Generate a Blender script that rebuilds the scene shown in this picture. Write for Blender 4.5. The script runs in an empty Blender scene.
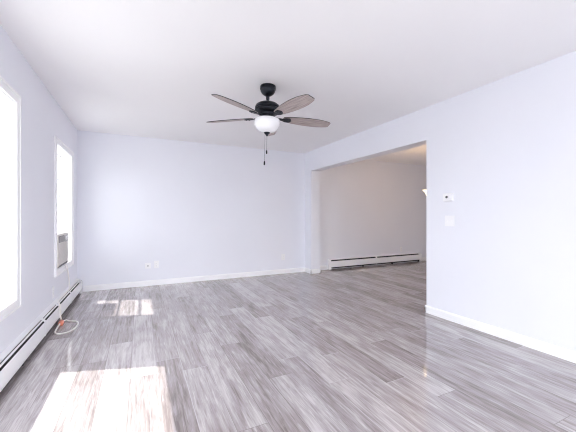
import bpy, bmesh, math
from mathutils import Vector, Matrix
PI = math.pi
R = math.radians
scn = bpy.context.scene
C = scn.collection

# ------------------------------------------------------------ camera, sky, sun, exposure
YAW = 25.9
cam = bpy.data.cameras.new('camera')
cam.sensor_width = 36.0
cam.lens = 36.0 * 305.0 / 576.0
cam.clip_start = 0.02
camo = bpy.data.objects.new('camera', cam)
C.objects.link(camo)
camo.location = (0, 0, 1.16)
camo.rotation_euler = (R(90), 0, R(-YAW))
scn.camera = camo

SKY = 5.2
SUN = 5.8
scn.view_settings.view_transform = 'Standard'
scn.view_settings.look = 'None'
scn.view_settings.gamma = 1.0
scn.view_settings.use_curve_mapping = False
scn.view_settings.exposure = 0.53

w = bpy.data.worlds.new('sky')
scn.world = w
w.use_nodes = True
bg = w.node_tree.nodes['Background']
bg.inputs['Color'].default_value = (0.945, 0.965, 1.0, 1)
bg.inputs['Strength'].default_value = SKY

sd = Vector((0.60, -0.20, -1.0)).normalized()
sun = bpy.data.lights.new('sun', 'SUN')
sun.energy = SUN
sun.angle = R(0.6)
sun.color = (1.0, 0.96, 0.88)
suno = bpy.data.objects.new('sun', sun)
C.objects.link(suno)
suno.rotation_euler = sd.to_track_quat('-Z', 'Y').to_euler()
suno.location = (-4, 3, 6)

def portal(loc, rot, sx, sy):
    l = bpy.data.lights.new('window_portal', 'AREA')
    l.shape = 'RECTANGLE'
    l.size, l.size_y = sx, sy
    l.cycles.is_portal = True
    o = bpy.data.objects.new('window_portal', l)
    C.objects.link(o)
    o.location = loc
    o.rotation_euler = rot

scn.cycles.use_denoising = True
scn.cycles.filter_width = 1.1
scn.cycles.max_bounces = 14
scn.cycles.diffuse_bounces = 10
scn.cycles.glossy_bounces = 5
scn.cycles.transparent_max_bounces = 12
scn.cycles.caustics_reflective = True
scn.cycles.caustics_refractive = False
scn.cycles.blur_glossy = 0.1
scn.cycles.sample_clamp_indirect = 30.0

# ------------------------------------------------------------ room measures (metres)
XL, XR, YB, YF, HC = -0.857, 3.10, 5.585, -1.9, 2.468   # left, right, back, wall behind the camera, ceiling
XR2 = 3.30            # far side of the partition
XE = 7.6              # outer wall of the second room
XO = -1.02            # outer face of the left wall
OY0, OY1, OZ = 2.572, 5.31, 2.075   # opening to the second room

# ------------------------------------------------------------ material helpers
def mat(name, col, rough=0.5, metal=0.0, bump=0.0, bscale=200.0, spec=0.5, var=0.0, vscale=6.0, emis=None, estr=0.0, coat=0.0):
    m = bpy.data.materials.new(name)
    m.use_nodes = True
    nt = m.node_tree
    b = nt.nodes['Principled BSDF']
    b.inputs['Base Color'].default_value = (*col, 1)
    b.inputs['Roughness'].default_value = rough
    b.inputs['Metallic'].default_value = metal
    b.inputs['Specular IOR Level'].default_value = spec
    b.inputs['Coat Weight'].default_value = coat
    tc = nt.nodes.new('ShaderNodeTexCoord')
    if bump > 0:
        n = nt.nodes.new('ShaderNodeTexNoise')
        n.inputs['Scale'].default_value = bscale
        n.inputs['Detail'].default_value = 3
        bp = nt.nodes.new('ShaderNodeBump')
        bp.inputs['Strength'].default_value = bump
        bp.inputs['Distance'].default_value = 0.002
        nt.links.new(tc.outputs['Object'], n.inputs['Vector'])
        nt.links.new(n.outputs['Fac'], bp.inputs['Height'])
        nt.links.new(bp.outputs['Normal'], b.inputs['Normal'])
    if var > 0:
        n2 = nt.nodes.new('ShaderNodeTexNoise')
        n2.inputs['Scale'].default_value = vscale
        n2.inputs['Detail'].default_value = 4
        cr = nt.nodes.new('ShaderNodeValToRGB')
        cr.color_ramp.elements[0].position = 0.3
        cr.color_ramp.elements[1].position = 0.7
        cr.color_ramp.elements[0].color = (*[c * (1 - var) for c in col], 1)
        cr.color_ramp.elements[1].color = (*[min(1, c * (1 + var * 0.5)) for c in col], 1)
        nt.links.new(tc.outputs['Object'], n2.inputs['Vector'])
        nt.links.new(n2.outputs['Fac'], cr.inputs['Fac'])
        nt.links.new(cr.outputs['Color'], b.inputs['Base Color'])
    if emis:
        b.inputs['Emission Color'].default_value = (*emis, 1)
        b.inputs['Emission Strength'].default_value = estr
    return m

M_wall = mat('wall_paint', (0.835, 0.845, 0.905), 0.55, bump=0.05, bscale=260, spec=0.3, var=0.012, vscale=1.5)
M_ceil = mat('ceiling_paint', (0.905, 0.895, 0.905), 0.7, bump=0.08, bscale=180, spec=0.2, var=0.012, vscale=1.2)
M_trim = mat('trim_paint', (0.93, 0.93, 0.945), 0.35, bump=0.02, bscale=60)
M_heat = mat('enamel', (0.92, 0.92, 0.935), 0.35, bump=0.02, bscale=40)
M_dark = mat('dark_steel_and_shade', (0.02, 0.02, 0.023), 0.6)  # near black for brackets, and for shade painted inside the heaters
M_fin = mat('fin_aluminium', (0.10, 0.10, 0.11), 0.5, metal=0.5)
M_plate = mat('plate_plastic', (0.90, 0.90, 0.92), 0.3)
M_slot = mat('socket_slot', (0.12, 0.12, 0.13), 0.5)
M_bronze = mat('dark_bronze', (0.022, 0.026, 0.036), 0.32, metal=0.6, var=0.2, vscale=30)
M_ac = mat('ac_plastic', (0.70, 0.67, 0.64), 0.45, var=0.03, vscale=20)
M_acw = mat('ac_white_plastic', (0.85, 0.85, 0.85), 0.4)
M_acd = mat('ac_dark', (0.13, 0.13, 0.14), 0.5)
M_acp = mat('ac_control_panel', (0.42, 0.41, 0.42), 0.4)
M_cord = mat('cord_vinyl', (0.92, 0.90, 0.87), 0.4)
M_coral = mat('coral_plastic', (0.85, 0.28, 0.18), 0.4)
M_bowl = mat('frosted_glass', (0.90, 0.90, 0.92), 0.25, emis=(1, 0.98, 0.96), estr=0.0)
M_lamp = mat('warm_lamp_glass', (0.9, 0.85, 0.75), 0.3, emis=(1.0, 0.80, 0.50), estr=1.6)
M_pebble = mat('pale_concrete', (0.44, 0.44, 0.43), 0.8, bump=0.2, bscale=30, var=0.1, vscale=2)

def glass_mat():
    m = bpy.data.materials.new('window_glass')
    m.use_nodes = True
    nt = m.node_tree
    nt.nodes.remove(nt.nodes['Principled BSDF'])
    out = nt.nodes['Material Output']
    t = nt.nodes.new('ShaderNodeBsdfTransparent')
    t.inputs['Color'].default_value = (0.97, 0.98, 0.98, 1)
    g = nt.nodes.new('ShaderNodeBsdfGlossy')
    g.inputs['Roughness'].default_value = 0.02
    mx = nt.nodes.new('ShaderNodeMixShader')
    mx.inputs[0].default_value = 0.05
    nt.links.new(t.outputs[0], mx.inputs[1])
    nt.links.new(g.outputs[0], mx.inputs[2])
    nt.links.new(mx.outputs[0], out.inputs['Surface'])
    return m
M_glass = glass_mat()

def curtain_mat():   # pleated side curtains of the window air conditioner
    m = bpy.data.materials.new('pleated_vinyl')
    m.use_nodes = True
    nt = m.node_tree
    b = nt.nodes['Principled BSDF']
    b.inputs['Base Color'].default_value = (0.9, 0.9, 0.9, 1)
    t = nt.nodes.new('ShaderNodeBsdfTransparent')
    mx = nt.nodes.new('ShaderNodeMixShader')
    mx.inputs[0].default_value = 0.25
    nt.links.new(t.outputs[0], mx.inputs[1])
    nt.links.new(b.outputs[0], mx.inputs[2])
    nt.links.new(mx.outputs[0], nt.nodes['Material Output'].inputs['Surface'])
    return m
M_curt = curtain_mat()

def floor_mat():
    m = bpy.data.materials.new('grey_vinyl_planks')
    m.use_nodes = True
    nt = m.node_tree
    N, L = nt.nodes, nt.links
    b = N['Principled BSDF']
    def math_(op, a=None, c=None, d=None):
        n = N.new('ShaderNodeMath'); n.operation = op
        for i, v in enumerate((a, c, d)):
            if v is None: continue
            if isinstance(v, (int, float)): n.inputs[i].default_value = v
            else: L.new(v, n.inputs[i])
        return n.outputs[0]
    tc = N.new('ShaderNodeTexCoord')
    sp = N.new('ShaderNodeSeparateXYZ')
    L.new(tc.outputs['Object'], sp.inputs[0])
    PW, PL = 0.178, 1.5
    xs = math_('DIVIDE', math_('ADD', sp.outputs[0], 0.063), PW)
    row = math_('FLOOR', xs)
    fx = math_('FRACT', xs)
    wn = N.new('ShaderNodeTexWhiteNoise'); wn.noise_dimensions = '1D'
    L.new(math_('ADD', row, 12.37), wn.inputs['W'])
    ys = math_('ADD', math_('DIVIDE', sp.outputs[1], PL), math_('MULTIPLY', wn.outputs['Value'], 5.0))
    pl = math_('FLOOR', ys)
    fy = math_('FRACT', ys)
    cv = N.new('ShaderNodeCombineXYZ')
    L.new(row, cv.inputs[0]); L.new(pl, cv.inputs[1])
    wp = N.new('ShaderNodeTexWhiteNoise'); wp.noise_dimensions = '3D'
    L.new(cv.outputs[0], wp.inputs['Vector'])
    rnd = wp.outputs['Value']
    # distance to seams in metres
    dx = math_('MULTIPLY', math_('MINIMUM', fx, math_('SUBTRACT', 1.0, fx)), PW)
    dy = math_('MULTIPLY', math_('MINIMUM', fy, math_('SUBTRACT', 1.0, fy)), PL)
    dm = math_('MINIMUM', dx, dy)
    seam = N.new('ShaderNodeMapRange')
    L.new(dm, seam.inputs['Value'])
    seam.inputs['From Min'].default_value = 0.0005
    seam.inputs['From Max'].default_value = 0.0028
    # grain, stretched along the plank, shifted per plank
    gv = N.new('ShaderNodeCombineXYZ')
    L.new(math_('ADD', math_('MULTIPLY', sp.outputs[0], 1.0), math_('MULTIPLY', rnd, 37.0)), gv.inputs[0])
    L.new(math_('ADD', math_('MULTIPLY', sp.outputs[1], 0.065), math_('MULTIPLY', rnd, 11.0)), gv.inputs[1])
    L.new(math_('MULTIPLY', rnd, 5.0), gv.inputs[2])
    g1 = N.new('ShaderNodeTexNoise')
    g1.inputs['Scale'].default_value = 42; g1.inputs['Detail'].default_value = 9
    g1.inputs['Roughness'].default_value = 0.62; g1.inputs['Distortion'].default_value = 0.35
    L.new(gv.outputs[0], g1.inputs['Vector'])
    gv2 = N.new('ShaderNodeCombineXYZ')
    L.new(math_('ADD', sp.outputs[0], math_('MULTIPLY', rnd, 19.0)), gv2.inputs[0])
    L.new(math_('ADD', math_('MULTIPLY', sp.outputs[1], 0.30), math_('MULTIPLY', rnd, 7.0)), gv2.inputs[1])
    g2 = N.new('ShaderNodeTexNoise')
    g2.inputs['Scale'].default_value = 6.5; g2.inputs['Detail'].default_value = 5
    g2.inputs['Distortion'].default_value = 1.2
    L.new(gv2.outputs[0], g2.inputs['Vector'])
    # tone = plank tone + cloud + grain
    tone = math_('ADD', math_('MULTIPLY', rnd, 0.34),
                 math_('ADD', math_('MULTIPLY', g2.outputs['Fac'], 0.80), math_('MULTIPLY', g1.outputs['Fac'], 0.95)))
    gv3 = N.new('ShaderNodeCombineXYZ')
    L.new(math_('ADD', sp.outputs[0], math_('MULTIPLY', rnd, 23.0)), gv3.inputs[0])
    L.new(math_('ADD', math_('MULTIPLY', sp.outputs[1], 0.05), math_('MULTIPLY', rnd, 3.0)), gv3.inputs[1])
    g3 = N.new('ShaderNodeTexNoise')
    g3.inputs['Scale'].default_value = 190; g3.inputs['Detail'].default_value = 4
    L.new(gv3.outputs[0], g3.inputs['Vector'])
    tone = math_('ADD', tone, math_('MULTIPLY', g3.outputs['Fac'], 0.45))
    gv4 = N.new('ShaderNodeCombineXYZ')
    L.new(math_('ADD', sp.outputs[0], math_('MULTIPLY', rnd, 29.0)), gv4.inputs[0])
    L.new(math_('ADD', math_('MULTIPLY', sp.outputs[1], 0.06), math_('MULTIPLY', rnd, 13.0)), gv4.inputs[1])
    g4 = N.new('ShaderNodeTexNoise')
    g4.inputs['Scale'].default_value = 58; g4.inputs['Detail'].default_value = 6; g4.inputs['Distortion'].default_value = 0.8
    L.new(gv4.outputs[0], g4.inputs['Vector'])
    hi = N.new('ShaderNodeMapRange'); L.new(g4.outputs['Fac'], hi.inputs['Value'])
    hi.inputs['From Min'].default_value = 0.56; hi.inputs['From Max'].default_value = 0.63
    lo_ = N.new('ShaderNodeMapRange'); L.new(g4.outputs['Fac'], lo_.inputs['Value'])
    lo_.inputs['From Min'].default_value = 0.43; lo_.inputs['From Max'].default_value = 0.37
    tone = math_('ADD', tone, math_('MULTIPLY', hi.outputs[0], 0.20))
    tone = math_('SUBTRACT', tone, math_('MULTIPLY', lo_.outputs[0], 0.16))
    tone = math_('SUBTRACT', tone, 0.73)
    cr = N.new('ShaderNodeValToRGB')
    e = cr.color_ramp.elements
    e[0].position = 0.12; e[0].color = (0.215, 0.180, 0.178, 1)
    e[1].position = 0.88; e[1].color = (0.60, 0.565, 0.573, 1)
    k = e.new(0.34); k.color = (0.315, 0.275, 0.275, 1)
    k = e.new(0.56); k.color = (0.410, 0.370, 0.375, 1)
    k = e.new(0.72); k.color = (0.500, 0.460, 0.468, 1)
    L.new(tone, cr.inputs['Fac'])
    mx = N.new('ShaderNodeMix'); mx.data_type = 'RGBA'
    L.new(seam.outputs[0], mx.inputs['Factor'])
    sc_ = N.new('ShaderNodeMix'); sc_.data_type = 'RGBA'
    sc_.inputs['A'].default_value = (0.24, 0.21, 0.21, 1)
    sc_.inputs['B'].default_value = (0.62, 0.59, 0.61, 1)  # pale seams on some rows: painted glint of light on plank bevels
    L.new(math_('GREATER_THAN', wn.outputs['Value'], 0.5), sc_.inputs['Factor'])
    L.new(sc_.outputs['Result'], mx.inputs['A'])
    L.new(cr.outputs[0], mx.inputs['B'])
    L.new(mx.outputs['Result'], b.inputs['Base Color'])
    rg = N.new('ShaderNodeMapRange')
    L.new(g1.outputs['Fac'], rg.inputs['Value'])
    rg.inputs['To Min'].default_value = 0.045; rg.inputs['To Max'].default_value = 0.09
    L.new(rg.outputs[0], b.inputs['Roughness'])
    b.inputs['Specular IOR Level'].default_value = 0.85
    hb = math_('ADD', math_('MULTIPLY', g1.outputs['Fac'], 0.25), seam.outputs[0])
    bp = N.new('ShaderNodeBump')
    bp.inputs['Strength'].default_value = 0.015; bp.inputs['Distance'].default_value = 0.0012
    L.new(hb, bp.inputs['Height'])
    L.new(bp.outputs['Normal'], b.inputs['Normal'])
    return m
M_floor = floor_mat()

def wood_mat():      # weathered grey-brown blade veneer
    m = bpy.data.materials.new('weathered_blade_wood')
    m.use_nodes = True
    nt = m.node_tree; N, L = nt.nodes, nt.links
    b = N['Principled BSDF']
    tc = N.new('ShaderNodeTexCoord')
    mp = N.new('ShaderNodeMapping'); mp.inputs['Scale'].default_value = (1.5, 26, 10)
    n = N.new('ShaderNodeTexNoise'); n.inputs['Scale'].default_value = 4; n.inputs['Detail'].default_value = 7
    cr = N.new('ShaderNodeValToRGB')
    cr.color_ramp.elements[0].position = 0.30; cr.color_ramp.elements[0].color = (0.26, 0.205, 0.195, 1)
    cr.color_ramp.elements[1].position = 0.72; cr.color_ramp.elements[1].color = (0.56, 0.48, 0.46, 1)
    L.new(tc.outputs['Object'], mp.inputs[0]); L.new(mp.outputs[0], n.inputs['Vector'])
    L.new(n.outputs['Fac'], cr.inputs['Fac']); L.new(cr.outputs[0], b.inputs['Base Color'])
    b.inputs['Roughness'].default_value = 0.45
    return m
M_wood = wood_mat()

# ------------------------------------------------------------ mesh helpers
def box(bm, x0, x1, y0, y1, z0, z1, bevel=0.0, mi=0):
    vs = [bm.verts.new((x, y, z)) for x in (x0, x1) for y in (y0, y1) for z in (z0, z1)]
    idx = [(0, 1, 3, 2), (4, 6, 7, 5), (0, 4, 5, 1), (2, 3, 7, 6), (0, 2, 6, 4), (1, 5, 7, 3)]
    fs = [bm.faces.new([vs[i] for i in f]) for f in idx]
    for f in fs: f.material_index = mi
    if bevel > 0:
        es = list({e for f in fs for e in f.edges})
        r = bmesh.ops.bevel(bm, geom=es, offset=bevel, segments=2, affect='EDGES', profile=0.5)
        for f in r['faces']: f.material_index = mi
    return fs

def lathe(bm, prof, segs=40, cx=0, cy=0, close=True):
    rings = []
    for r, z in prof:
        if r < 1e-5:
            rings.append([bm.verts.new((cx, cy, z))])
        else:
            rings.append([bm.verts.new((cx + r * math.cos(2 * PI * i / segs), cy + r * math.sin(2 * PI * i / segs), z)) for i in range(segs)])
    for a, b in zip(rings, rings[1:]):
        for i in range(segs):
            j = (i + 1) % segs
            if len(a) == 1 and len(b) == 1: break
            if len(a) == 1: bm.faces.new((a[0], b[i], b[j]))
            elif len(b) == 1: bm.faces.new((a[i], a[j], b[0]))
            else: bm.faces.new((a[i], a[j], b[j], b[i]))
    if close:
        for rg in (rings[0], rings[-1]):
            if len(rg) > 2: bm.faces.new(rg)

def extrude_profile(bm, pts, y0, y1, axis='x'):
    """closed polygon pts (a, z) swept along an axis"""
    def P(t, p):
        return (t, p[0], p[1]) if axis == 'x' else (p[0], t, p[1])
    a = [bm.verts.new(P(y0, p)) for p in pts]
    b = [bm.verts.new(P(y1, p)) for p in pts]
    n = len(pts)
    for i in range(n):
        j = (i + 1) % n
        bm.faces.new((a[i], a[j], b[j], b[i]))
    bm.faces.new(a); bm.faces.new(b[::-1])

def catmull(pts, n=8):
    P = [Vector(p) for p in pts]
    P = [2 * P[0] - P[1]] + P + [2 * P[-1] - P[-2]]
    out = []
    for i in range(1, len(P) - 2):
        for k in range(n):
            t = k / n
            a, b, c, d = P[i - 1], P[i], P[i + 1], P[i + 2]
            out.append(0.5 * ((2 * b) + (c - a) * t + (2 * a - 5 * b + 4 * c - d) * t * t + (3 * b - a - 3 * c + d) * t ** 3))
    out.append(P[-2])
    return out

def tube(bm, pts, r, segs=10):
    up = Vector((0, 0, 1)); prev = None; rings = []
    for i, p in enumerate(pts):
        t = (pts[min(i + 1, len(pts) - 1)] - pts[max(i - 1, 0)]).normalized()
        if prev is None:
            n = t.cross(up)
            if n.length < 1e-3: n = t.cross(Vector((1, 0, 0)))
        else:
            n = prev - t * prev.dot(t)
        n.normalize(); prev = n
        bn = t.cross(n)
        rings.append([bm.verts.new(p + n * r * math.cos(2 * PI * k / segs) + bn * r * math.sin(2 * PI * k / segs)) for k in range(segs)])
    for a, b in zip(rings, rings[1:]):
        for k in range(segs):
            j = (k + 1) % segs
            bm.faces.new((a[k], a[j], b[j], b[k]))
    bm.faces.new(rings[0]); bm.faces.new(rings[-1][::-1])

def obj(name, bm, mats, parent=None, smooth=False, loc=(0, 0, 0), rot=(0, 0, 0), kind=None):
    bmesh.ops.recalc_face_normals(bm, faces=bm.faces)
    me = bpy.data.meshes.new(name)
    bm.to_mesh(me); bm.free()
    for m in (mats if isinstance(mats, (list, tuple)) else [mats]): me.materials.append(m)
    if smooth:
        for p in me.polygons: p.use_smooth = True
        me.set_sharp_from_angle(angle=R(35))
    o = bpy.data.objects.new(name, me)
    C.objects.link(o)
    o.location = loc; o.rotation_euler = rot
    if parent: o.parent = parent
    if kind: o['kind'] = kind
    return o

def empty(name, loc=(0, 0, 0), rot=(0, 0, 0), label=None, cat=None, group=None, kind=None):
    o = bpy.data.objects.new(name, None)
    o.empty_display_size = 0.1
    C.objects.link(o)
    o.location = loc; o.rotation_euler = rot
    if label: o['label'] = label
    if cat: o['category'] = cat
    if group: o['group'] = group
    if kind: o['kind'] = kind
    return o

B = bmesh.new
def S(name, bm, m, label, cat):
    o = obj(name, bm, m, kind='structure')
    o['label'] = label; o['category'] = cat
    return o

# ------------------------------------------------------------ setting
def slab(bm, z0, z1):      # L-shaped footprint of the two rooms
    pts = [(XO, YF - 0.15), (XR2, YF - 0.15), (XR2, 0.6), (XE + 0.15, 0.6), (XE + 0.15, YB + 0.15), (XO, YB + 0.15)]
    a = [bm.verts.new((x, y, z0)) for x, y in pts]; b = [bm.verts.new((x, y, z1)) for x, y in pts]
    for i in range(6):
        j = (i + 1) % 6
        bm.faces.new((a[i], a[j], b[j], b[i]))
    bm.faces.new(a[::-1]); bm.faces.new(b)
bm = B(); slab(bm, -0.12, 0.0)
S('floor', bm, M_floor, 'grey wood-look plank floor running through both rooms', 'floor')
bm = B(); slab(bm, HC, HC + 0.12)
S('ceiling', bm, M_ceil, 'flat white ceiling over the empty rooms', 'ceiling')

def wall_with_holes(bm, axis, t0, t1, a0, a1, holes):
    """wall slab between t0..t1 across, a0..a1 along; holes (b0,b1,z0,z1) sorted"""
    def bb(p0, p1, z0, z1):
        if p1 - p0 < 1e-4 or z1 - z0 < 1e-4: return
        if axis == 'y': box(bm, t0, t1, p0, p1, z0, z1)
        else: box(bm, p0, p1, t0, t1, z0, z1)
    cur = a0
    for b0, b1, z0, z1 in holes:
        bb(cur, b0, 0, HC)
        bb(b0, b1, 0, z0); bb(b0, b1, z1, HC)
        cur = b1
    bb(cur, a1, 0, HC)
    bmesh.ops.remove_doubles(bm, verts=bm.verts, dist=1e-5)

SZ0, SZ1 = 0.545, 1.985      # opening heights of the windows
W1 = (1.66, 3.00, 0.52, 2.03)
W2 = (4.245, 5.10, SZ0, SZ1)
W3 = (-1.45, 0.15, 0.52, 2.03)
bm = B(); wall_with_holes(bm, 'y', XO, XL, YF - 0.15, YB + 0.15, [W3, W1, W2])
S('wall_left', bm, M_wall, 'pale lavender wall with the windows and the long heater', 'wall')
bm = B(); box(bm, XL, XE, YB, YB + 0.15, 0, HC)
S('wall_back', bm, M_wall, 'pale lavender far wall across both rooms', 'wall')
bm = B()
WR = (-1.50, -0.30, 0.80, 2.00)
wall_with_holes(bm, 'y', XR, XR2, YF, YB, [WR, (OY0, OY1, 0, OZ)])
S('wall_right', bm, M_wall, 'pale lavender partition with the wide opening to the next room', 'wall')
WF = (0.4, 2.5, 0.05, 2.08)
bm = B(); wall_with_holes(bm, 'x', YF - 0.15, YF, XL, XR2, [WF])
S('wall_front', bm, M_wall, 'wall behind the camera with a wide glazed door added for fill light', 'wall')
WE = (2.4, 3.4, 0.9, 1.9)
bm = B(); wall_with_holes(bm, 'y', XE, XE + 0.15, 0.6, YB + 0.15, [WE])
S('wall_outer', bm, M_wall, 'far side wall of the next room', 'wall')
bm = B(); box(bm, XR2, XE, 0.6, 0.75, 0, HC)
S('wall_near', bm, M_wall, 'near wall of the next room', 'wall')
bm = B(); box(bm, -60, 60, -60, 60, -0.62, -0.5)
S('ground', bm, M_pebble, 'pale ground outside the house', 'ground')

# baseboards: stepped profile
BP = [(0, 0), (0.016, 0), (0.016, 0.068), (0.012, 0.078), (0.007, 0.085), (0, 0.088)]
def baseboard(name, axis, wall, sgn, a0, a1, label):
    bm = B()
    pts = [(wall + sgn * p, z) for p, z in BP]
    extrude_profile(bm, pts, a0, a1, 'x' if axis == 'x' else 'y')
    return S(name, bm, M_trim, label, 'baseboard')
baseboard('baseboard_back', 'x', YB, -1, XL + 0.07, XR, 'white baseboard along the far wall')
bm = B()
for (ax, wl, sg, a0, a1) in (('y', XR, -1, YF, OY0 + 0.016), ('x', OY0, 1, XR - 0.016, XR2 + 0.016), ('y', XR2, 1, 0.75, OY0 + 0.016)):
    extrude_profile(bm, [(wl + sg * p, z) for p, z in BP], a0, a1, ax)
S('baseboard_right', bm, M_trim, 'white baseboard under the thermostat wall turning into the opening', 'baseboard')
bm = B()
for (ax, wl, sg, a0, a1) in (('y', XR, -1, OY1 - 0.016, YB), ('x', OY1, -1, XR - 0.016, XR2 + 0.016), ('y', XR2, 1, OY1 - 0.016, YB)):
    extrude_profile(bm, [(wl + sg * p, z) for p, z in BP], a0, a1, ax)
S('baseboard_stub', bm, M_trim, 'white baseboard wrapping the short wall end by the opening', 'baseboard')
bm = B()
for a0, a1 in ((XR2, 3.66), (6.47, XE)):
    extrude_profile(bm, [(YB - p, z) for p, z in BP], a0, a1, 'x')
S('baseboard_next_room', bm, M_trim, 'white baseboard beside the heater in the next room', 'baseboard')
bm = B(); extrude_profile(bm, [(XE - p, z) for p, z in BP], 0.75, YB, 'y')
S('baseboard_outer', bm, M_trim, 'white baseboard on the far side wall of the next room', 'baseboard')

# ------------------------------------------------------------ windows (left wall)
def frame_bm(y0, y1, z0, z1, x0, x1, t, bev=0.002, tb=None):
    bm = B(); tb = tb or t
    box(bm, x0, x1, y0, y0 + t, z0, z1, bev); box(bm, x0, x1, y1 - t, y1, z0, z1, bev)
    box(bm, x0, x1, y0 + t, y1 - t, z1 - t, z1, bev); box(bm, x0, x1, y0 + t, y1 - t, z0, z0 + tb, bev)
    return bm

def window_left(name, hole, label, raised=None, fixed=False):
    y0, y1, z0, z1 = hole
    root = empty(name, (XL, (y0 + y1) / 2, z0), label=label, cat='window', kind='structure')
    ox, oy, oz = root.location
    def part(nm, bm, m, par=root, off=None):
        bmesh.ops.translate(bm, verts=bm.verts, vec=(-ox, -oy, -oz))
        return obj(nm, bm, m, par)
    # casing on the room side, mitred look with back band
    bm = B(); cw = 0.068
    for (a, b_, c, d) in ((y0 - cw, y0 + 0.004, z0 - cw, z1 + cw), (y1 - 0.004, y1 + cw, z0 - cw, z1 + cw),
                          (y0, y1, z1 - 0.004, z1 + cw), (y0, y1, z0 - cw, z0 + 0.004)):
        box(bm, XL, XL + 0.015, a, b_, c, d, 0.003)
    o_ = 0.014
    for (a, b_, c, d) in ((y0 - cw, y0 - cw + o_, z0 - cw, z1 + cw), (y1 + cw - o_, y1 + cw, z0 - cw, z1 + cw),
                          (y0 - cw, y1 + cw, z1 + cw - o_, z1 + cw), (y0 - cw, y1 + cw, z0 - cw, z0 - cw + o_)):
        box(bm, XL + 0.012, XL + 0.021, a, b_, c, d, 0.002)
    part('casing', bm, M_trim)
    part('window_frame', frame_bm(y0, y1, z0, z1, XO - 0.005, XL + 0.002, 0.012), M_trim)
    part('track', frame_bm(y0 + 0.012, y1 - 0.012, z0 + 0.012, z1 - 0.012, XO, XO + 0.055, 0.018), M_plate)
    a0, a1 = y0 + 0.03, y1 - 0.03
    b0, b1 = z0 + 0.03, z1 - 0.03
    mid = (b0 + b1) / 2
    if fixed:
        fs_ = part('sash', frame_bm(a0, a1, b0, b1, XO + 0.010, XO + 0.035, 0.04), M_trim)
        g = B(); box(g, XO + 0.020, XO + 0.024, a0 + 0.035, a1 - 0.035, b0 + 0.035, b1 - 0.035)
        part('pane', g, M_glass, fs_)
    else:
        up = part('upper_sash', frame_bm(a0, a1, mid - 0.012, b1, XO + 0.010, XO + 0.025, 0.034, tb=0.022), M_trim)
        g = B(); box(g, XO + 0.013, XO + 0.017, a0 + 0.03, a1 - 0.03, mid + 0.012, b1 - 0.03)
        p = part('pane', g, M_glass, up)
        lz = b0 if raised is None else raised
        hgt = mid + 0.012 - b0
        lo = part('lower_sash', frame_bm(a0, a1, lz, lz + hgt, XO + 0.028, XO + 0.043, 0.034), M_trim)
        g = B(); box(g, XO + 0.033, XO + 0.037, a0 + 0.03, a1 - 0.03, lz + 0.03, lz + hgt - 0.03)
        part('pane', g, M_glass, lo)
        lk = B(); ym = (a0 + a1) / 2
        box(lk, XO + 0.042, XO + 0.054, ym - 0.03, ym + 0.03, lz + hgt - 0.012, lz + hgt + 0.006, 0.003)
        part('sash_lock', lk, M_plate, lo)
    portal((XO - 0.03, (y0 + y1) / 2, (z0 + z1) / 2), (0, R(-90), 0), z1 - z0, y1 - y0)
    return root
window_left('window_1', W1, 'large white single-pane window at the left edge of the photo', fixed=True)
window_left('window_2', W2, 'narrow white window near the corner with an air conditioner in it', raised=0.955)
window_left('fill_window_left', W3, 'white double-hung window added beside the camera for fill light')  # unseen window, added to bring in more sky light

# glazed door and slider windows, added out of view as fill light
def glazed(name, axis, t, hole, label, cat, out):
    a0, a1, z0, z1 = hole
    am = (a0 + a1) / 2
    loc = (am, t, z0) if axis == 'x' else (t, am, z0)
    root = empty(name, loc, label=label, cat=cat, kind='structure')
    def bb(bm, p0, p1, q0, q1, d0, d1, bev=0.002):
        if axis == 'x': box(bm, p0 - am, p1 - am, d0, d1, q0 - z0, q1 - z0, bev)
        else: box(bm, d0, d1, p0 - am, p1 - am, q0 - z0, q1 - z0, bev)
    bm = B()
    for p0, p1, q0, q1 in ((a0, a0 + .05, z0, z1), (a1 - .05, a1, z0, z1), (a0 + .05, a1 - .05, z1 - .05, z1), (a0 + .05, a1 - .05, z0, z0 + .05)):
        bb(bm, p0, p1, q0, q1, -0.05, 0.05)
    obj('window_frame', bm, M_trim, root)
    for k, (s0, s1) in enumerate(((a0 + .05, am + .03), (am - .03, a1 - .05))):
        bm = B(); d0 = -0.03 + 0.032 * k
        for p0, p1, q0, q1 in ((s0, s0 + .06, z0 + .05, z1 - .05), (s1 - .06, s1, z0 + .05, z1 - .05), (s0 + .06, s1 - .06, z1 - .11, z1 - .05), (s0 + .06, s1 - .06, z0 + .05, z0 + .11)):
            bb(bm, p0, p1, q0, q1, d0, d0 + 0.028)
        sh = obj('sash', bm, M_trim, root)
        bm = B(); bb(bm, s0 + .055, s1 - .055, z0 + .105, z1 - .105, d0 + .012, d0 + .016, 0)
        obj('pane', bm, M_glass, sh)
    zc = (z0 + z1) / 2
    if axis == 'x': portal((am, t - 0.12, zc), (R(90), 0, R(180)), a1 - a0, z1 - z0)
    else: portal((t + 0.12, am, zc), (0, R(90), 0), z1 - z0, a1 - a0)
glazed('fill_door', 'x', YF - 0.075, WF, 'wide sliding glass door added behind the camera for fill light', 'door', -1)  # unseen door, put in as a large fill light
glazed('fill_window_next_room', 'y', XE + 0.075, WE, 'white slider window added out of view to light the next room', 'window', 1)  # unseen window, added so daylight reaches the next room
glazed('fill_window_right', 'y', XR2 - 0.08, WR, 'white slider window added on the right wall behind the camera for fill light', 'window', 1)  # unseen window, added to brighten the left wall

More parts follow.
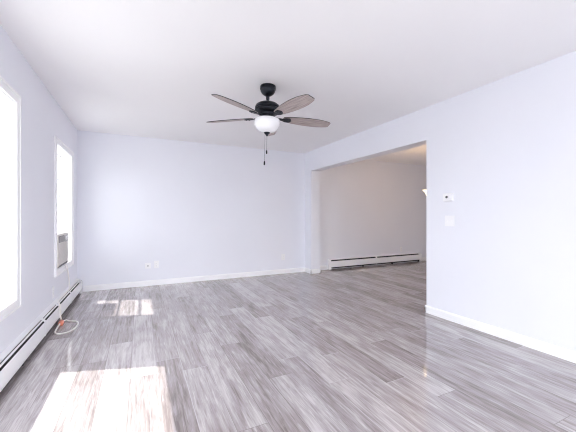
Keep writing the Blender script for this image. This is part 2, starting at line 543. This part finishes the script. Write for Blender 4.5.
# ------------------------------------------------------------ baseboard heaters
def heater(name, length, loc, rot, splices, label, damper=True):
    """local: x along the wall, y out of the wall (negative = into the room), z up"""
    root = empty(name, loc, rot, label, 'baseboard heater')
    def sw(nm, pts, m, x0=0.0, x1=length, par=root):
        bm = B(); extrude_profile(bm, [(-a, z) for a, z in pts], x0, x1, 'x')
        return obj(nm, bm, m, par)
    e = 0.022
    sw('back_panel', [(0.0, 0.01), (0.003, 0.01), (0.003, 0.216), (0.036, 0.209), (0.037, 0.203), (0.039, 0.203), (0.039, 0.211), (0.0, 0.220)], M_heat, e, length - e)
    if damper:
        sw('damper', [(0.0465, 0.203), (0.0555, 0.192), (0.0565, 0.193), (0.0480, 0.2045)], M_heat, e, length - e)
    sw('front_panel', [(0.062, 0.176), (0.066, 0.180), (0.071, 0.174), (0.073, 0.070), (0.067, 0.050), (0.055, 0.047), (0.055, 0.050), (0.065, 0.053), (0.070, 0.071), (0.068, 0.172), (0.066, 0.176), (0.064, 0.174)], M_heat, e, length - e)
    sw('fin_shade_liner', [(0.0035, 0.022), (0.050, 0.022), (0.060, 0.060), (0.060, 0.150), (0.030, 0.165), (0.010, 0.200), (0.0035, 0.205)], M_dark, e, length - e)  # fins filled out near black, standing in for shade in slots and bottom gap
    for x0, x1 in ((0, e + 0.03), (length - e - 0.03, length)):
        sw('end_cap', [(0.0, 0.004), (0.076, 0.004), (0.076, 0.178), (0.069, 0.188), (0.040, 0.215), (0.0, 0.224)], M_heat, x0, x1)
    for s in splices:
        sw('splice_plate', [(0.0, 0.2205), (0.040, 0.2125), (0.069, 0.184), (0.0745, 0.175), (0.0755, 0.070), (0.069, 0.048), (0.0685, 0.046), (0.0730, 0.070), (0.072, 0.174), (0.067, 0.181), (0.038, 0.210), (0.0, 0.218)], M_heat, s - 0.022, s + 0.022)
    n = 2 + int(length / 2.0)
    for i in range(n + 1):
        x = 0.06 + (length - 0.12) * i / n
        bm = B(); box(bm, x - 0.008, x + 0.008, -0.045, -0.004, 0.0, 0.06, 0.001)
        obj('bracket', bm, M_dark, root)
    return root
# left wall heater runs from Y=0.55 to Y=5.50 (rotated so local -y points into the room)
H0, H1 = 0.55, 5.50
heater('baseboard_heater', H1 - H0, (XL, H0, 0), (0, 0, R(90)), [1.35, 3.53 - H0, 4.07 - H0, 4.70 - H0],
       'long white baseboard heater under the windows on the left wall')
heater('baseboard_heater', 2.80, (3.665, YB, 0), (0, 0, 0), [1.32],
       'white baseboard heater on the far wall of the next room', False)

# ------------------------------------------------------------ ceiling fan
FX, FY = 1.16, 2.85
fan = empty('ceiling_fan', (FX, FY, HC), label='dark bronze ceiling fan with five grey wood blades and a white glass light bowl', cat='ceiling fan')
fan.rotation_euler = Matrix.Rotation(R(1.2), 4, Vector((math.sin(R(YAW)), math.cos(R(YAW)), 0))).to_euler()
fan.location.z = HC - 0.002
Zf = lambda z: z - 2.44 - (0.018 if z < 2.335 else 0.0)
bm = B(); lathe(bm, [(0, Zf(2.44)), (0.076, Zf(2.44)), (0.079, Zf(2.432)), (0.079, Zf(2.405)), (0.074, Zf(2.400)), (0.072, Zf(2.385)), (0.060, Zf(2.365)), (0.042, Zf(2.350)), (0.030, Zf(2.343)), (0.018, Zf(2.338)), (0.018, Zf(2.325)), (0, Zf(2.325))])
obj('canopy', bm, M_bronze, fan, True)
bm = B(); lathe(bm, [(0.013, Zf(2.34)), (0.013, Zf(2.285))], 20)
obj('downrod', bm, M_bronze, fan, True)
bm = B(); lathe(bm, [(0, Zf(2.300)), (0.022, Zf(2.300)), (0.030, Zf(2.292)), (0.060, Zf(2.288)), (0.095, Zf(2.279)), (0.118, Zf(2.262)), (0.126, Zf(2.240)), (0.126, Zf(2.232)), (0.121, Zf(2.228)), (0.128, Zf(2.222)), (0.128, Zf(2.205)), (0.122, Zf(2.198)), (0.110, Zf(2.186)), (0.088, Zf(2.178)), (0.082, Zf(2.165)), (0, Zf(2.165))], 48)
obj('motor_housing', bm, M_bronze, fan, True)
bm = B(); lathe(bm, [(0, Zf(2.168)), (0.070, Zf(2.168)), (0.073, Zf(2.140)), (0.100, Zf(2.132)), (0.112, Zf(2.126)), (0.112, Zf(2.118)), (0, Zf(2.118))], 40)
obj('light_fitter', bm, M_bronze, fan, True)
bm = B(); lathe(bm, [(0.105, Zf(2.128)), (0.122, Zf(2.122)), (0.130, Zf(2.105)), (0.131, Zf(2.085)), (0.124, Zf(2.058)), (0.108, Zf(2.030)), (0.080, Zf(2.007)), (0.045, Zf(1.994)), (0.0, Zf(1.990))], 48, close=False)
bowl = obj('light_bowl', bm, M_bowl, fan, True)
bm = B(); lathe(bm, [(0, Zf(1.994)), (0.030, Zf(1.993)), (0.031, Zf(1.986)), (0.020, Zf(1.976)), (0.012, Zf(1.970)), (0.011, Zf(1.962)), (0.006, Zf(1.955)), (0, Zf(1.953))], 24)
obj('finial', bm, M_bronze, fan, True)
# blades: outline in local x (out) / y (across)
def blade_bm():
    half = [(0.165, 0.034), (0.20, 0.046), (0.27, 0.060), (0.34, 0.069), (0.42, 0.075), (0.50, 0.076), (0.57, 0.071), (0.63, 0.059), (0.665, 0.050), (0.684, 0.034)]
    pts = [(x, y) for x, y in half] + [(x, -y) for x, y in half[::-1]]
    bm = B()
    bot = [bm.verts.new((x, y, -0.003)) for x, y in pts]
    top = [bm.verts.new((x, y, 0.003)) for x, y in pts]
    fb = bm.faces.new(bot[::-1]); ft = bm.faces.new(top)
    n = len(pts)
    for i in range(n):
        j = (i + 1) % n
        bm.faces.new((bot[i], bot[j], top[j], top[i]))
    for f in (fb, ft):
        bmesh.ops.inset_individual(bm, faces=[f], thickness=0.0035, depth=0.0)
    fb.material_index = 1; ft.material_index = 1
    return bm
def iron_bm():
    bm = B()
    # flat arm from the motor widening into a plate under the blade root
    pts = [(0.06, 0.017), (0.12, 0.012), (0.16, 0.018), (0.19, 0.034), (0.225, 0.036), (0.245, 0.020), (0.255, 0.0)]
    pts = pts + [(x, -y) for x, y in pts[-2::-1]]
    a = [bm.verts.new((x, y, -0.012 + 0.016 * max(0, (0.14 - x) / 0.08))) for x, y in pts]
    b = [bm.verts.new((v.co.x, v.co.y, v.co.z + 0.008)) for v in a]
    n = len(pts)
    for i in range(n):
        j = (i + 1) % n
        bm.faces.new((a[i], a[j], b[j], b[i]))
    bmesh.ops.triangulate(bm, faces=[bm.faces.new(a[::-1]), bm.faces.new(b)])
    for sx, sy in ((0.205, 0.018), (0.205, -0.018), (0.235, 0.0)):
        lathe(bm, [(0.0055, -0.017), (0.0055, -0.010)], 10, sx, sy)
    return bm
blade_me = iron_me = None
for al in (72, 144, 216, 288, 0):
    th = R(90 - (YAW + al))
    if blade_me is None:
        bl = obj('blade', blade_bm(), [M_bronze, M_wood], fan); blade_me = bl.data
        ir = obj('blade_iron', iron_bm(), M_bronze, bl); iron_me = ir.data
    else:
        bl = bpy.data.objects.new('blade', blade_me); C.objects.link(bl); bl.parent = fan
        ir = bpy.data.objects.new('blade_iron', iron_me); C.objects.link(ir); ir.parent = bl
    bl.location = (0, 0, Zf(2.145))
    bl.rotation_euler = (Matrix.Rotation(th, 4, 'Z') @ Matrix.Rotation(R(-13), 4, 'X')).to_euler()
# pull chains (beads) with fobs
cr_ = Vector((math.cos(R(YAW)), -math.sin(R(YAW)), 0))
def chain(off, z1, fob):
    p = cr_ * off
    bm = B(); z = 2.0
    tube(bm, [Vector((p.x, p.y, Zf(z))), Vector((p.x, p.y, Zf(z1)))], 0.0012, 6)
    while z > z1:
        lathe(bm, [(0, Zf(z + 0.0022)), (0.0022, Zf(z)), (0, Zf(z - 0.0022))], 6, p.x, p.y)
        z -= 0.008
    c = obj('pull_chain', bm, M_bronze, fan)
    bm = B(); lathe(bm, [(0, Zf(z1 + 0.004)), (0.004, Zf(z1)), (0.0075, Zf(z1 - 0.012)), (0.008, Zf(z1 - fob + 0.005)), (0.005, Zf(z1 - fob)), (0, Zf(z1 - fob - 0.001))], 14, p.x, p.y)
    obj('chain_fob', bm, M_bronze, c, True)
chain(0.000, 1.815, 0.038)
chain(-0.020, 1.705, 0.042)

# ------------------------------------------------------------ window air conditioner
AY0, AY1, AZ0, AZ1 = 4.31, 4.84, 0.562, 0.952
AXF = XL + 0.012
ac = empty('air_conditioner', (XL, (AY0 + AY1) / 2, AZ0), label='small beige window air conditioner sitting on the sill of the far left window', cat='air conditioner')
def apart(nm, bm, m, par=ac, sm=False):
    bmesh.ops.translate(bm, verts=bm.verts, vec=(-XL, -(AY0 + AY1) / 2, -AZ0))
    return obj(nm, bm, m, par, sm)
bm = B(); box(bm, XO - 0.28, AXF - 0.03, AY0 + 0.006, AY1 - 0.006, AZ0, AZ1 - 0.006, 0.004)
apart('cabinet', bm, M_acw)
bm = B(); box(bm, AXF - 0.03, AXF, AY0, AY1, AZ0 + 0.004, AZ1, 0.008)
fr = apart('front_panel', bm, M_ac)
bm = B()                                                     # louvres of the lower grille
for i in range(13):
    z = AZ0 + 0.045 + i * 0.0165
    box(bm, AXF - 0.002, AXF + 0.005, AY0 + 0.03, AY1 - 0.03, z, z + 0.009, 0.001)
apart('grille', bm, M_ac)
bm = B(); box(bm, AXF - 0.001, AXF + 0.003, AY0 + 0.03, AY0 + 0.30, AZ0 + 0.285, AZ1 - 0.03, 0.002)
vent = apart('air_vent', bm, M_acd)
bm = B()
for i in range(9):
    y = AY0 + 0.04 + i * 0.029
    box(bm, AXF + 0.001, AXF + 0.008, y, y + 0.012, AZ0 + 0.29, AZ1 - 0.035, 0.001)
apart('vent_vane', bm, M_acp, vent)
bm = B(); box(bm, AXF - 0.001, AXF + 0.004, AY0 + 0.33, AY1 - 0.03, AZ0 + 0.275, AZ1 - 0.03, 0.002)
cp = apart('control_panel', bm, M_acp)
for i in range(2):
    bm = B(); lathe(bm, [(0.022, 0.0), (0.022, 0.010), (0.018, 0.014), (0, 0.014)], 20)
    bmesh.ops.rotate(bm, verts=bm.verts, matrix=Matrix.Rotation(R(90), 3, 'Y'))
    bmesh.ops.translate(bm, verts=bm.verts, vec=(AXF + 0.003, AY0 + 0.385 + i * 0.095, AZ0 + 0.320))
    apart('knob', bm, M_acw, cp, True)
bm = B(); box(bm, AXF - 0.028, AXF + 0.001, AY0 + 0.02, AY1 - 0.02, AZ0 - 0.002, AZ0 + 0.020, 0.002)
apart('intake_slot', bm, M_acd)
for y0, y1 in ((W2[0] + 0.032, AY0 + 0.008), (AY1 - 0.008, W2[1] - 0.032)):
    bm = B(); n = max(3, int((y1 - y0) / 0.014)); n += n % 2
    xs = [XO + 0.034 + (0.010 if i % 2 else 0.0) for i in range(n + 1)]
    prev = None
    for i in range(n + 1):
        y = y0 + (y1 - y0) * i / n
        cur = [bm.verts.new((xs[i], y, z)) for z in (AZ0 + 0.01, AZ1 - 0.01)]
        if prev: bm.faces.new((prev[0], cur[0], cur[1], prev[1]))
        prev = cur
    apart('side_curtain', bm, M_curt)

# cord from the air conditioner: over the heater, down its front, looping on the floor
cpts = [(-0.836, 4.62, 0.552), (-0.822, 4.635, 0.535), (-0.815, 4.66, 0.47), (-0.825, 4.76, 0.385), (-0.832, 4.84, 0.30), (-0.833, 4.84, 0.240), (-0.822, 4.78, 0.2235),
        (-0.812, 4.55, 0.2195), (-0.812, 4.25, 0.2190), (-0.805, 4.10, 0.2170), (-0.783, 4.055, 0.2020), (-0.7755, 4.05, 0.150), (-0.775, 4.06, 0.070), (-0.765, 4.08, 0.012), (-0.735, 4.11, 0.0065),
        (-0.690, 4.05, 0.0085), (-0.640, 4.02, 0.0085), (-0.603, 3.965, 0.0085), (-0.592, 3.86, 0.0085), (-0.608, 3.74, 0.0085), (-0.655, 3.665, 0.0085), (-0.720, 3.665, 0.0085), (-0.755, 3.72, 0.0085), (-0.765, 3.83, 0.0085), (-0.762, 3.90, 0.018), (-0.758, 3.93, 0.026)]
bm = B(); tube(bm, catmull(cpts, 8), 0.0075, 10)
cord = obj('power_cord', bm, M_cord, None, True)
cord['label'] = 'white cord hanging from the air conditioner and looping on the floor by the heater'
cord['category'] = 'cord'
bm = B()
box(bm, -0.022, 0.022, -0.052, 0.052, -0.015, 0.017, 0.007)
box(bm, -0.009, 0.009, 0.052, 0.070, -0.009, 0.011, 0.003)
pb = obj('plug', bm, M_coral, cord, True, (-0.757, 3.985, 0.0165), (0, 0, R(4)))
pb['label'] = 'coral coloured plug'
bm = B()
for sx in (-0.006, 0.006):
    box(bm, sx - 0.0008, sx + 0.0008, 0.070, 0.086, -0.003, 0.005)
obj('prong', bm, M_slot, pb)

# ------------------------------------------------------------ wall plates
def plate(bm, w_, h_, cx=0, cz=0):
    box(bm, cx - w_ / 2, cx + w_ / 2, -0.006, 0, cz - h_ / 2, cz + h_ / 2, 0.0025)
def outlet(loc, rotz, label, w_=0.076, h_=0.122, group=None):
    o = empty('wall_outlet', loc, (0, 0, rotz), label, 'electrical outlet', group)
    bm = B(); plate(bm, w_, h_); obj('cover_plate', bm, M_plate, o)
    for s in (-1, 1):
        bm = B(); box(bm, -0.017, 0.017, -0.0085, -0.005, s * 0.020 - 0.014, s * 0.020 + 0.014, 0.003)
        sk = obj('socket', bm, M_trim, o)
        bm = B()
        for x in (-0.0065, 0.0065): box(bm, x - 0.001, x + 0.001, -0.0092, -0.0083, s * 0.020 - 0.002, s * 0.020 + 0.007)
        box(bm, -0.002, 0.002, -0.0092, -0.0083, s * 0.020 - 0.010, s * 0.020 - 0.006)
        obj('slot', bm, M_slot, sk)
    return o
outlet((0.250, YB, 0.345), 0, 'taller white outlet on the far wall, right beside the small jack plate')
outlet((2.60, YB, 0.33), 0, 'white outlet on the far wall near the opening corner')
outlet((5.83, YB, 0.335), 0, 'white outlet above the heater in the next room')
outlet((XL, 4.125, 0.325), R(90), 'white outlet on the left wall below the far window, above the heater')
jk = empty('jack_plate', (0.120, YB, 0.330), label='small white jack plate low on the far wall, left of the taller outlet', cat='wall plate')
bm = B(); plate(bm, 0.09, 0.09); obj('cover_plate', bm, M_plate, jk)
bm = B(); box(bm, -0.011, 0.011, -0.0085, -0.005, -0.010, 0.010, 0.001); obj('jack', bm, M_acp, jk)

# light switch (double) and thermostat on the partition; local -y faces the room after a -90 turn
sw_ = empty('light_switch', (XR, 2.265, 1.105), (0, 0, R(-90)), 'white double light switch below the thermostat', 'light switch')
bm = B(); plate(bm, 0.118, 0.118); obj('cover_plate', bm, M_plate, sw_)
for s in (-1, 1):
    bm = B(); box(bm, s * 0.023 - 0.006, s * 0.023 + 0.006, -0.009, -0.005, -0.013, 0.013, 0.001)
    bmesh.ops.rotate(bm, verts=bm.verts, matrix=Matrix.Rotation(R(6), 3, 'X'))
    tg = obj('toggle', bm, M_trim, sw_)
    bm = B()
    for z in (-0.036, 0.036): lathe(bm, [(0.0028, 0), (0.0028, 0.001)], 8, 0, 0)
    bm.free()
th_ = empty('thermostat', (XR, 2.275, 1.368), (0, 0, R(-90)), 'small white thermostat with a dark dial on the partition wall', 'thermostat')
bm = B(); box(bm, -0.062, 0.062, -0.008, 0, -0.046, 0.046, 0.003); obj('back_plate', bm, M_plate, th_)
bm = B(); box(bm, -0.056, 0.056, -0.030, -0.008, -0.041, 0.041, 0.006); obj('cover', bm, M_plate, th_)
bm = B(); lathe(bm, [(0.013, 0), (0.013, 0.007), (0.010, 0.010), (0, 0.010)], 24)
bmesh.ops.rotate(bm, verts=bm.verts, matrix=Matrix.Rotation(R(90), 3, 'X'))
d = obj('dial', bm, M_slot, th_, True, (-0.006, -0.029, 0.002))
d['label'] = 'dark round dial'
bm = B(); box(bm, 0.020, 0.038, -0.0315, -0.029, -0.012, 0.016, 0.001)
obj('display', bm, M_trim, th_)

# ------------------------------------------------------------ chandelier in the next room
chx, chy = 4.922, 3.708
ch = empty('chandelier', (chx, chy, HC), label='lit chandelier with upturned glass shades just behind the edge of the partition', cat='chandelier')
ch.scale = (1, 1, 1.05)
bm = B(); lathe(bm, [(0, 0), (0.06, 0), (0.06, -0.012), (0.03, -0.03), (0.008, -0.036), (0.008, -0.06)], 24); obj('canopy', bm, M_bronze, ch, True)
bm = B(); tube(bm, [Vector((0, 0, -0.03)), Vector((0, 0, -0.90))], 0.006, 10); obj('downrod', bm, M_bronze, ch, True)
bm = B(); lathe(bm, [(0, -0.72), (0.012, -0.73), (0.026, -0.78), (0.014, -0.84), (0.030, -0.90), (0.018, -0.95), (0.0, -0.97)], 24); obj('hub', bm, M_bronze, ch, True)
for k in range(5):
    th = R(180 - YAW) + 2 * PI * k / 5
    dx_, dy_ = math.cos(th), math.sin(th)
    bm = B()
    tube(bm, catmull([(0.02 * dx_, 0.02 * dy_, -0.90), (0.12 * dx_, 0.12 * dy_, -0.97), (0.24 * dx_, 0.24 * dy_, -0.97), (0.29 * dx_, 0.29 * dy_, -0.90)], 8), 0.006, 8)
    arm = obj('arm', bm, M_bronze, ch, True)
    bm = B(); lathe(bm, [(0.014, -0.905), (0.030, -0.895), (0.040, -0.870), (0.052, -0.840), (0.078, -0.812), (0.100, -0.800), (0.098, -0.798), (0.075, -0.808), (0.048, -0.838), (0.036, -0.868), (0.026, -0.892), (0.012, -0.900)], 28, 0.29 * dx_, 0.29 * dy_, close=False)
    obj('glass_shade', bm, M_lamp, arm, True)
    l = bpy.data.lights.new('chandelier_bulb', 'POINT'); l.energy = 1.7; l.color = (1.0, 0.66, 0.38); l.shadow_soft_size = 0.03
    lo = bpy.data.objects.new('chandelier_bulb', l); C.objects.link(lo); lo.location = (chx + 0.29 * dx_, chy + 0.29 * dy_, HC - 0.775)
